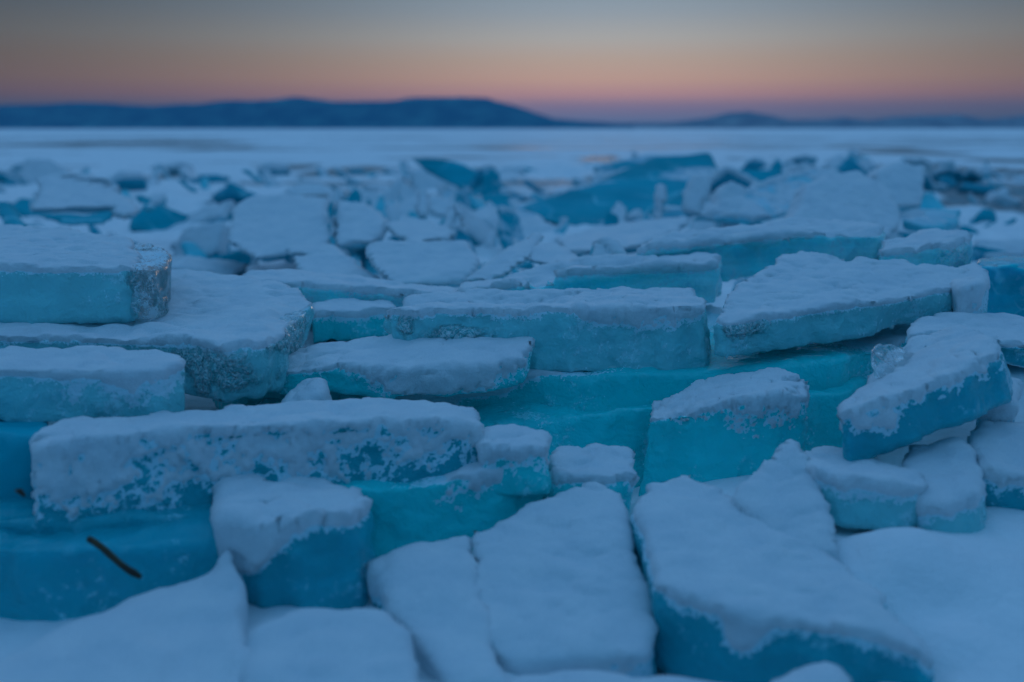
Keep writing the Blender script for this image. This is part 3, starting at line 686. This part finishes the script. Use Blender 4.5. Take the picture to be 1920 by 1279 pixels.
slab('ice_block', 'snowy ice lump in the dark gap under the slanting slab at the right edge', 'ice block',
     [(1830, 760, 1.75), (1905, 765, 1.74), (1905, 725, 1.85), (1880, 720, 1.88), (1840, 735, 1.84)], 0.05, M['deep'],
     voxel=0.007, smooth=6, snow=G0(h=0.014, drape=0.03, w=0.02, k=0.4))
slab('ice_block', 'low frosted ice lump at the foot of the turquoise block', 'ice block',
     [(1035, 900, 1.62), (1110, 905, 1.6), (1190, 900, 1.62), (1190, 850, 1.76), (1110, 842, 1.78), (1045, 848, 1.74)], 0.08, M['blue'],
     voxel=0.006, smooth=5, snow=G0(h=0.014, drape=0.004, w=0.03, k=1.0, f2=45, fine=0.5))
slab('ice_plate', 'four sided snow covered plate tilted toward the viewer at bottom centre', 'ice plate',
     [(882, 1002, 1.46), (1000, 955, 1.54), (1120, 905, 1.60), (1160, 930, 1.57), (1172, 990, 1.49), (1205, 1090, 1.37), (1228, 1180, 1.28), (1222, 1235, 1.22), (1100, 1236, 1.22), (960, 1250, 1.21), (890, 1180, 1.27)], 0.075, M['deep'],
     voxel=0.007, smooth=7, rough=0.005, snow=G0(h=0.013, drape=0.055, w=0.03, k=0.3, patches=[(1150, 1240, 70, 14, -0.8)]))
slab('ice_plate', 'long snow covered wedge at bottom right with teal ice under its lower edge', 'ice plate',
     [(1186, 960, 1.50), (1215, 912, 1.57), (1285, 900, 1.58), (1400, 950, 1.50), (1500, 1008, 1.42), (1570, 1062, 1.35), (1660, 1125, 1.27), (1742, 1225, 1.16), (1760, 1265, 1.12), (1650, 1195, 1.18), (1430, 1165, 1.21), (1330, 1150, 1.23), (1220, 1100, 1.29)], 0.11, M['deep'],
     voxel=0.007, smooth=7, rough=0.005, snow=G0(h=0.013, drape=0.004, w=0.022, k=0.4, f2=25, patches=[(1390, 1210, 40, 60, 2.4)]))
slab('ice_plate', 'drooping snow covered plate left of the four sided one at bottom', 'ice plate',
     [(690, 1065, 1.40), (790, 1020, 1.46), (880, 1008, 1.47), (890, 1100, 1.36), (920, 1200, 1.24), (960, 1290, 1.15), (840, 1290, 1.15), (760, 1180, 1.26)], 0.05, M['deep'],
     voxel=0.008, smooth=8, snow=G0(h=0.016, drape=0.05, w=0.03, k=0.2))
slab('ice_plate', 'rounded snow covered plate at the bottom edge below the dark blue face', 'ice plate',
     [(465, 1195, 1.20), (545, 1155, 1.25), (640, 1160, 1.25), (720, 1150, 1.26), (770, 1200, 1.20), (800, 1310, 1.08), (470, 1310, 1.08)], 0.06, M['deep'],
     voxel=0.008, smooth=8, snow=G0(h=0.013, drape=0.05, w=0.03, k=0.2))
slab('snow_mound', 'smooth snow mound filling the bottom left corner below the reed', 'snow mound',
     [(-160, 1290, 1.08), (60, 1210, 1.17), (200, 1130, 1.27), (300, 1096, 1.32), (385, 1080, 1.33), (425, 1015, 1.36), (450, 1050, 1.33), (462, 1120, 1.27), (475, 1200, 1.18), (480, 1320, 1.06), (-160, 1320, 1.03)], 0.07, M['snow'],
     voxel=0.009, smooth=10, rough=0.008)
slab('snow_mound', 'low snow mound along the bottom edge right of centre', 'snow mound',
     [(900, 1300, 1.10), (960, 1248, 1.17), (1100, 1238, 1.185), (1300, 1250, 1.165), (1420, 1262, 1.15), (1440, 1310, 1.10), (1400, 1360, 1.04), (900, 1360, 1.04)], 0.06, M['snow'],
     voxel=0.009, smooth=10, rough=0.006)
slab('ice_block', 'snowy ice block at the bottom edge under the long wedge', 'ice block',
     [(1440, 1278, 1.11), (1500, 1258, 1.14), (1560, 1246, 1.155), (1590, 1280, 1.12), (1610, 1340, 1.05), (1450, 1340, 1.05)], 0.05, M['deep'],
     voxel=0.008, smooth=8, snow=G0(h=0.014, drape=0.04, w=0.03, k=0.3))

# ------------------------------------------------------------------ ice ridge and rubble in the middle distance
def plate(label, pts, t=0.05, mat='far', tdir=(0, 1, -0.15), vox=None, cat='ice plate', name='ice_plate', group=None, **sn):
    d = np.mean([p[2] for p in pts])
    kw = dict(mode='up', h=0.012 * d / 3, side=0.6, thr=0.3, k=0.5, f2=20 * 3 / d, fine=0.1); kw.update(sn)
    if kw.get('none'): kw = None
    return slab(name, label, cat, pts, t, M[mat], tdir=tdir, voxel=vox or 0.0055 * d / 2, smooth=4, rough=0.004 * d / 3, snow=kw, group=group)
SN = dict(thr=-0.9, k=0.1)      # wholly snow covered
ST = dict(mode='noise', thr=0.42, k=1.7, f2=2.6, str=(0.35, 1, 2.6), h=0.03, fine=0.2)
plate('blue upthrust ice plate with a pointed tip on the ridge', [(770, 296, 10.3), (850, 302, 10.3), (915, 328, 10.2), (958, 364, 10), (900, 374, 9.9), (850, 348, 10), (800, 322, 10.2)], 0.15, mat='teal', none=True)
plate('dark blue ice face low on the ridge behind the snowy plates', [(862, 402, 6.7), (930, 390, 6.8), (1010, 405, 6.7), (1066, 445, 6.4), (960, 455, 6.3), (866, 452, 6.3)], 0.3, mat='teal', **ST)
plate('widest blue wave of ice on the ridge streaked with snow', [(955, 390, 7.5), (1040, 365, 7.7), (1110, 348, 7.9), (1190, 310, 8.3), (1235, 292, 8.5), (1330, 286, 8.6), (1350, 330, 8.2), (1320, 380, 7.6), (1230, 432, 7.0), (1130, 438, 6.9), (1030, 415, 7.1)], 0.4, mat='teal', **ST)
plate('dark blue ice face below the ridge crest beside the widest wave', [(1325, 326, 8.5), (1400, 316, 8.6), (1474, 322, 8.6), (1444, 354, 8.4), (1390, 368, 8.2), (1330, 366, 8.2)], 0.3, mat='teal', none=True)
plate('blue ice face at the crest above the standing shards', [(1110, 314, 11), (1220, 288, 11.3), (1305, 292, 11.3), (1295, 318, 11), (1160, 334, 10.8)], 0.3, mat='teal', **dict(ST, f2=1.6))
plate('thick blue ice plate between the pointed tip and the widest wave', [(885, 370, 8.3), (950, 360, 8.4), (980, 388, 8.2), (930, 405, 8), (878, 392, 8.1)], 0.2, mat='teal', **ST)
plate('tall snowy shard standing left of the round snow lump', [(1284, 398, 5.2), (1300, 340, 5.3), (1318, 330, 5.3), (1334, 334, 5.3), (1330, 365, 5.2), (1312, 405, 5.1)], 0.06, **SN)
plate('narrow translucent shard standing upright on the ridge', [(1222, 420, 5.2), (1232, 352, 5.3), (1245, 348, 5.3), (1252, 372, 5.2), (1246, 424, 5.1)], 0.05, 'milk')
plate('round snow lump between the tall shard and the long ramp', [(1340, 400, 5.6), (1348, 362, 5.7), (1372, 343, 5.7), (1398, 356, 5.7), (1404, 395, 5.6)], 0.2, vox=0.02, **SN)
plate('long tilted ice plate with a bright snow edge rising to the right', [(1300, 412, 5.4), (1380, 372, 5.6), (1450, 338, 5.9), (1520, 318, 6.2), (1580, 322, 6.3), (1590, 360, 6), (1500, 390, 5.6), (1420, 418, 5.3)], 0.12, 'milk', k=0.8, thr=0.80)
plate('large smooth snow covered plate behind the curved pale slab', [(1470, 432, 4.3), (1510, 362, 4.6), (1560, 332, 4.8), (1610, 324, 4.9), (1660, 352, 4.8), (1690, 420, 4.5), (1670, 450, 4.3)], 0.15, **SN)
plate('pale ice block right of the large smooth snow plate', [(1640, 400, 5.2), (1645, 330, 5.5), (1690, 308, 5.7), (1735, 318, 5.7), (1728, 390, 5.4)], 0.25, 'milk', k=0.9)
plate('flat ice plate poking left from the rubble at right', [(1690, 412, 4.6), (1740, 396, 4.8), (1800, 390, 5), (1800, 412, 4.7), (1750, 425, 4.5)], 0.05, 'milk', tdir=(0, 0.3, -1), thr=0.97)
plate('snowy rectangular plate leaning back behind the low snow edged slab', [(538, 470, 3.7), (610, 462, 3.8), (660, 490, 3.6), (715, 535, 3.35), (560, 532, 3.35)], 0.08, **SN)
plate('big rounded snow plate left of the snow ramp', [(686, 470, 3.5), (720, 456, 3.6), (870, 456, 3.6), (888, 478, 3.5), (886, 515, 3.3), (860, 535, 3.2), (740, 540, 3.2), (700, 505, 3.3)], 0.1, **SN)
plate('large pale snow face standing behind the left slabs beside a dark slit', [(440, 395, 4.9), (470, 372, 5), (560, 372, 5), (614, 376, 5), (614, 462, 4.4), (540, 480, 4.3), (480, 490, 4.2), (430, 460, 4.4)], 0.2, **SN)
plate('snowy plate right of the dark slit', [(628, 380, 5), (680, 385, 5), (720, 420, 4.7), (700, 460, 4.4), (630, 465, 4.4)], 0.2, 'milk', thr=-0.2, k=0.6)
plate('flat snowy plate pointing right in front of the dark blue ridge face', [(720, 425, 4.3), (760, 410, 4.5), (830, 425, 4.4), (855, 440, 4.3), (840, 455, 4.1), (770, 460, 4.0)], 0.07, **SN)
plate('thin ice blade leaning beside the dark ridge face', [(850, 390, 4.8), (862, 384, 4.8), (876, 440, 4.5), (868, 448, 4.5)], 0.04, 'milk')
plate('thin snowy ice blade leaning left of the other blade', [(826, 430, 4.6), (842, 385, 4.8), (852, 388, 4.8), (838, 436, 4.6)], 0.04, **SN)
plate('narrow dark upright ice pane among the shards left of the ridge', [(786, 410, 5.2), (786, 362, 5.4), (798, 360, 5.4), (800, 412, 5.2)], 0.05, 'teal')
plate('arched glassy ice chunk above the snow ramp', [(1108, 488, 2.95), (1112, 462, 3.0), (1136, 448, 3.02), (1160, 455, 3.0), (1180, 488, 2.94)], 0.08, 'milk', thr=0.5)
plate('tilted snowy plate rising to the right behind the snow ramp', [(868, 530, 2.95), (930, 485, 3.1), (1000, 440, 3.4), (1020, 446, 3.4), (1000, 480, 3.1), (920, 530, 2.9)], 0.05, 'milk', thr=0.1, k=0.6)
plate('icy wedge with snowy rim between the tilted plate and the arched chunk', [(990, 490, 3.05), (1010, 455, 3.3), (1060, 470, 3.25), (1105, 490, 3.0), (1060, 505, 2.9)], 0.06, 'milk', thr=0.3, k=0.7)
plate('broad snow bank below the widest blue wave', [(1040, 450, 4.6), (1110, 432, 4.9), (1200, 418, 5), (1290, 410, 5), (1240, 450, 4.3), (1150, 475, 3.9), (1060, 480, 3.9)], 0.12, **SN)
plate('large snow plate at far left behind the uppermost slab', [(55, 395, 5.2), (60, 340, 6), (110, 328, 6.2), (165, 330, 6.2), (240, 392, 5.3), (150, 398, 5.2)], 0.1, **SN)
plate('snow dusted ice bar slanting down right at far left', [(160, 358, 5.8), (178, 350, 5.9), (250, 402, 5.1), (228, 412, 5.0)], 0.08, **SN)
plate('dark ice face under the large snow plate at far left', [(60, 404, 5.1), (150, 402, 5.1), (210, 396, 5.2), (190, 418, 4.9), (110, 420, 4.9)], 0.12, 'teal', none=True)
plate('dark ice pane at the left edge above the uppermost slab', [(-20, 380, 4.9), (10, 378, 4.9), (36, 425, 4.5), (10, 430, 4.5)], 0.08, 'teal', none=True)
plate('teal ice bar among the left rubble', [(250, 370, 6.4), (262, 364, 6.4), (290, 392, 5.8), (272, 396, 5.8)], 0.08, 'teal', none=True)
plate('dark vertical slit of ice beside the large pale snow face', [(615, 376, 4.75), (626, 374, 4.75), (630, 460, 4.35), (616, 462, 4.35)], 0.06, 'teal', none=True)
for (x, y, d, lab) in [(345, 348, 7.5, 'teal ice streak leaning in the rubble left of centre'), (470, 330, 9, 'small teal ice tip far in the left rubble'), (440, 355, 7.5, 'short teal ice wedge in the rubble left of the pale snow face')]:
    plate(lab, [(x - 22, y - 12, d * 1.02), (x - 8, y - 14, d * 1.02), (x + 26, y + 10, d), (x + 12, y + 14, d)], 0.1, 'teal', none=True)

rng = random.Random(11)
def rubble(n, ylo, yhi, xf, zoff, smin, smax, group, labels, mats, snowp, tilt=60):
    for i in range(n):
        u = rng.random(); y = ylo * (yhi / ylo) ** u
        x = xf(y, rng)
        s = rng.uniform(smin, smax) * (0.6 + 0.5 * u)
        k = rng.randint(4, 6); t = rng.uniform(0.04, 0.10) * (1 + u)
        pts = []
        asp = rng.uniform(0.45, 0.9)
        for j in range(k):
            a = 2 * math.pi * (j + rng.uniform(-0.25, 0.25)) / k
            pts.append((s * math.cos(a), s * asp * math.sin(a), 0))
        pts = np.array(pts)
        tx = math.radians(rng.uniform(5, tilt)); rz = rng.uniform(0, 2 * math.pi)
        cx, sx, cz, sz = math.cos(tx), math.sin(tx), math.cos(rz), math.sin(rz)
        Rm = np.array([[cz, -sz, 0], [sz, cz, 0], [0, 0, 1]]) @ np.array([[1, 0, 0], [0, cx, -sx], [0, sx, cx]])
        top = pts @ Rm.T; nn = Rm @ np.array([0, 0, 1.0])
        gz0 = float(ground_z(np.array([x]), np.array([y]))[0])
        lift = (top[:, 2].max() - top[:, 2].min()) * 0.22
        top = top + np.array([x, y, gz0 + lift + zoff])
        ice('ice_plate', labels, 'ice plate', top, top - nn * t, M[rng.choice(mats)], voxel=max(0.012, 0.0035 * y), smooth=3, rough=0.004, chip=0.002,
            snow=dict(mode='up', h=0.012 + 0.002 * y, side=0.6, thr=0.25, k=0.5, f2=8, fine=0.1) if rng.random() < snowp else None, group=group)
rubble(90, 4.4, 19, lambda y, r: r.uniform(-0.55, 0.05) * y, 0, 0.18, 0.42, 'broken plates in the rubble left of the ridge',
       'small broken ice plate in the blurred rubble before the wooded hills', ['far', 'teal', 'far', 'teal'], 0.6, 55)
rubble(70, 7.0, 22, lambda y, r: (0.30 + r.gauss(0, 0.09)) * y, 0.04, 0.16, 0.42, 'broken plates piled on the blue ridge',
       'broken ice plate piled on the blurred blue ridge', ['far', 'teal', 'milk', 'far'], 0.7, 65)
rubble(44, 3.4, 17, lambda y, r: r.uniform(0.36, 0.56) * y, 0, 0.14, 0.36, 'broken plates in the rubble at right',
       'small broken ice plate in the dim rubble below the distant hills', ['far', 'teal', 'teal'], 0.65, 40)
rubble(26, 3.0, 4.5, lambda y, r: r.uniform(-0.5, 0.16) * y, 0, 0.06, 0.16, 'small plates just behind the near slabs',
       'small ice fragment just behind the near slabs', ['far', 'pale'], 0.9, 40)

def shards(n, seed, ylo=3.3, yhi=11, xa=-0.20, xb=0.40, group='thin shards standing on the ridge', label='thin jagged ice shard sticking up among the snowy plates of the ridge', zt=(16, 68)):
    r = random.Random(seed)
    for i in range(n):
        u = r.random(); y = ylo * (yhi / ylo) ** u
        x = r.uniform(xa, xb) * y
        L = r.uniform(0.16, 0.34) * (0.6 + 0.9 * u); wd = L * r.uniform(0.25, 0.7); t = r.uniform(0.018, 0.04) * (1 + u)
        pts = np.array([(-wd / 2, 0, 0), (wd / 2 * r.uniform(0.6, 1.2), 0, 0), (wd * r.uniform(0.2, 0.5), L * r.uniform(0.7, 1.0), 0), (-wd * r.uniform(0.0, 0.3), L, 0), (-wd * r.uniform(0.4, 0.6), L * r.uniform(0.4, 0.7), 0)])
        tx = math.radians(r.uniform(*zt)); rz = r.gauss(0.2, 0.9)
        cx, sx, cz, sz = math.cos(tx), math.sin(tx), math.cos(rz), math.sin(rz)
        Rm = np.array([[cz, -sz, 0], [sz, cz, 0], [0, 0, 1]]) @ np.array([[1, 0, 0], [0, cx, -sx], [0, sx, cx]])
        top = pts @ Rm.T; nn = Rm @ np.array([0, 0, 1.0])
        z0 = float(ground_z(np.array([x]), np.array([y]))[0])
        top = top + np.array([x, y, z0 - 0.03 + 0.02 * r.random()])
        T, B = jagged(top, top - nn * t, 0.05, 900 + i)
        ice('ice_shard', label, 'ice shard', T, B, M[r.choice(['milk', 'far', 'milk', 'teal'])],
            voxel=max(0.008, 0.0026 * y), smooth=2, rough=0.002, chip=0.001, snow=dict(mode='up', h=0.008 + 0.0015 * y, side=0.6, thr=0.55, k=0.6, f2=9, fine=0.1) if r.random() < 0.7 else None,
            group=group)
shards(135, 4)
shards(70, 8, 4.6, 17, -0.55, -0.02, 'thin shards in the rubble field', 'thin ice shard tilted among the snowy rubble before the wooded hills', (6, 42))
shards(45, 12, 7, 20, 0.16, 0.50, 'thin shards under the distant hills', 'thin ice shard tilted in the far rubble below the distant hills')

# ------------------------------------------------------------------ reed and debris
def tube(name, path, radii, mat, label, cat, seg=9):
    path = np.array(path, float); V = []; n = len(path)
    for i in range(n):
        d = path[min(i + 1, n - 1)] - path[max(i - 1, 0)]; d /= np.linalg.norm(d)
        a = np.cross(d, [0, 0, 1.0]); a /= np.linalg.norm(a); b_ = np.cross(d, a)
        for k in range(seg):
            th = 2 * math.pi * k / seg
            V.append(path[i] + radii[i] * (math.cos(th) * a + math.sin(th) * b_))
    c = path[-1].copy(); V = np.array(V)
    Q = [[i * seg + k, i * seg + (k + 1) % seg, (i + 1) * seg + (k + 1) % seg, (i + 1) * seg + k] for i in range(n - 1) for k in range(seg)]
    bm = bmesh.new(); bv = [bm.verts.new(v - c) for v in V]
    for q in Q: bm.faces.new([bv[j] for j in q])
    bm.faces.new(bv[:seg][::-1]); bm.faces.new(bv[-seg:])
    for f in bm.faces: f.smooth = True
    bmesh.ops.recalc_face_normals(bm, faces=bm.faces[:])
    me = bpy.data.meshes.new(name); bm.to_mesh(me); bm.free()
    return tag(link(name, me, mat, c), label, cat)
m, t, b = mat_base('dry_reed')
o = N(t, 'ShaderNodeTexCoord').outputs['Object']
t.links.new(ramp(t, noise(t, o, 60, 4), [(0.35, (0.012, 0.008, 0.004, 1)), (0.7, (0.07, 0.045, 0.012, 1))]), b.inputs['Base Color'])
b.inputs['Roughness'].default_value = 0.7; M['reed'] = m
p0 = at(166, 1010, 1.315); p1 = at(264, 1084, 1.29)
tube('reed_stalk', [p0 + (p1 - p0) * s + np.array([0, 0, 0.002 * math.sin(s * 7)]) for s in np.linspace(0, 1, 9)],
     [0.0042, 0.0046, 0.0043, 0.0046, 0.0043, 0.0042, 0.0046, 0.0050, 0.0030], M['reed'], 'broken dark brown reed stalk sticking to the dark ice at bottom left', 'reed')
q0 = at(30, 920, 1.34); q1 = at(46, 930, 1.33)
tube('reed_scrap', [q0, (q0 + q1) / 2 + np.array([0, 0, .003]), q1], [0.002, 0.004, 0.002], M['reed'], 'tiny dark scrap of reed frozen at the left edge', 'reed')

# ------------------------------------------------------------------ haze over the lake
def haze():
    x0, x1, y0, y1, z0, z1 = -16000, 16000, -300, 18000, -12, 420
    bm = bmesh.new(); bmesh.ops.create_cube(bm, size=1.0)
    for v in bm.verts:
        v.co = Vector(((x0 + x1) / 2 + v.co.x * (x1 - x0), (y0 + y1) / 2 + v.co.y * (y1 - y0), (z0 + z1) / 2 + v.co.z * (z1 - z0)))
    me = bpy.data.meshes.new('haze'); bm.to_mesh(me); bm.free()
    m = bpy.data.materials.new('haze'); m.use_nodes = True; t = m.node_tree; t.nodes.clear()
    out = N(t, 'ShaderNodeOutputMaterial'); v = N(t, 'ShaderNodeVolumePrincipled')
    v.inputs['Color'].default_value = (0.75, 0.85, 0.95, 1); v.inputs['Density'].default_value = 0.00004
    t.links.new(v.outputs[0], out.inputs['Volume'])
    tag(link('haze', me, m), kind='stuff')
haze()
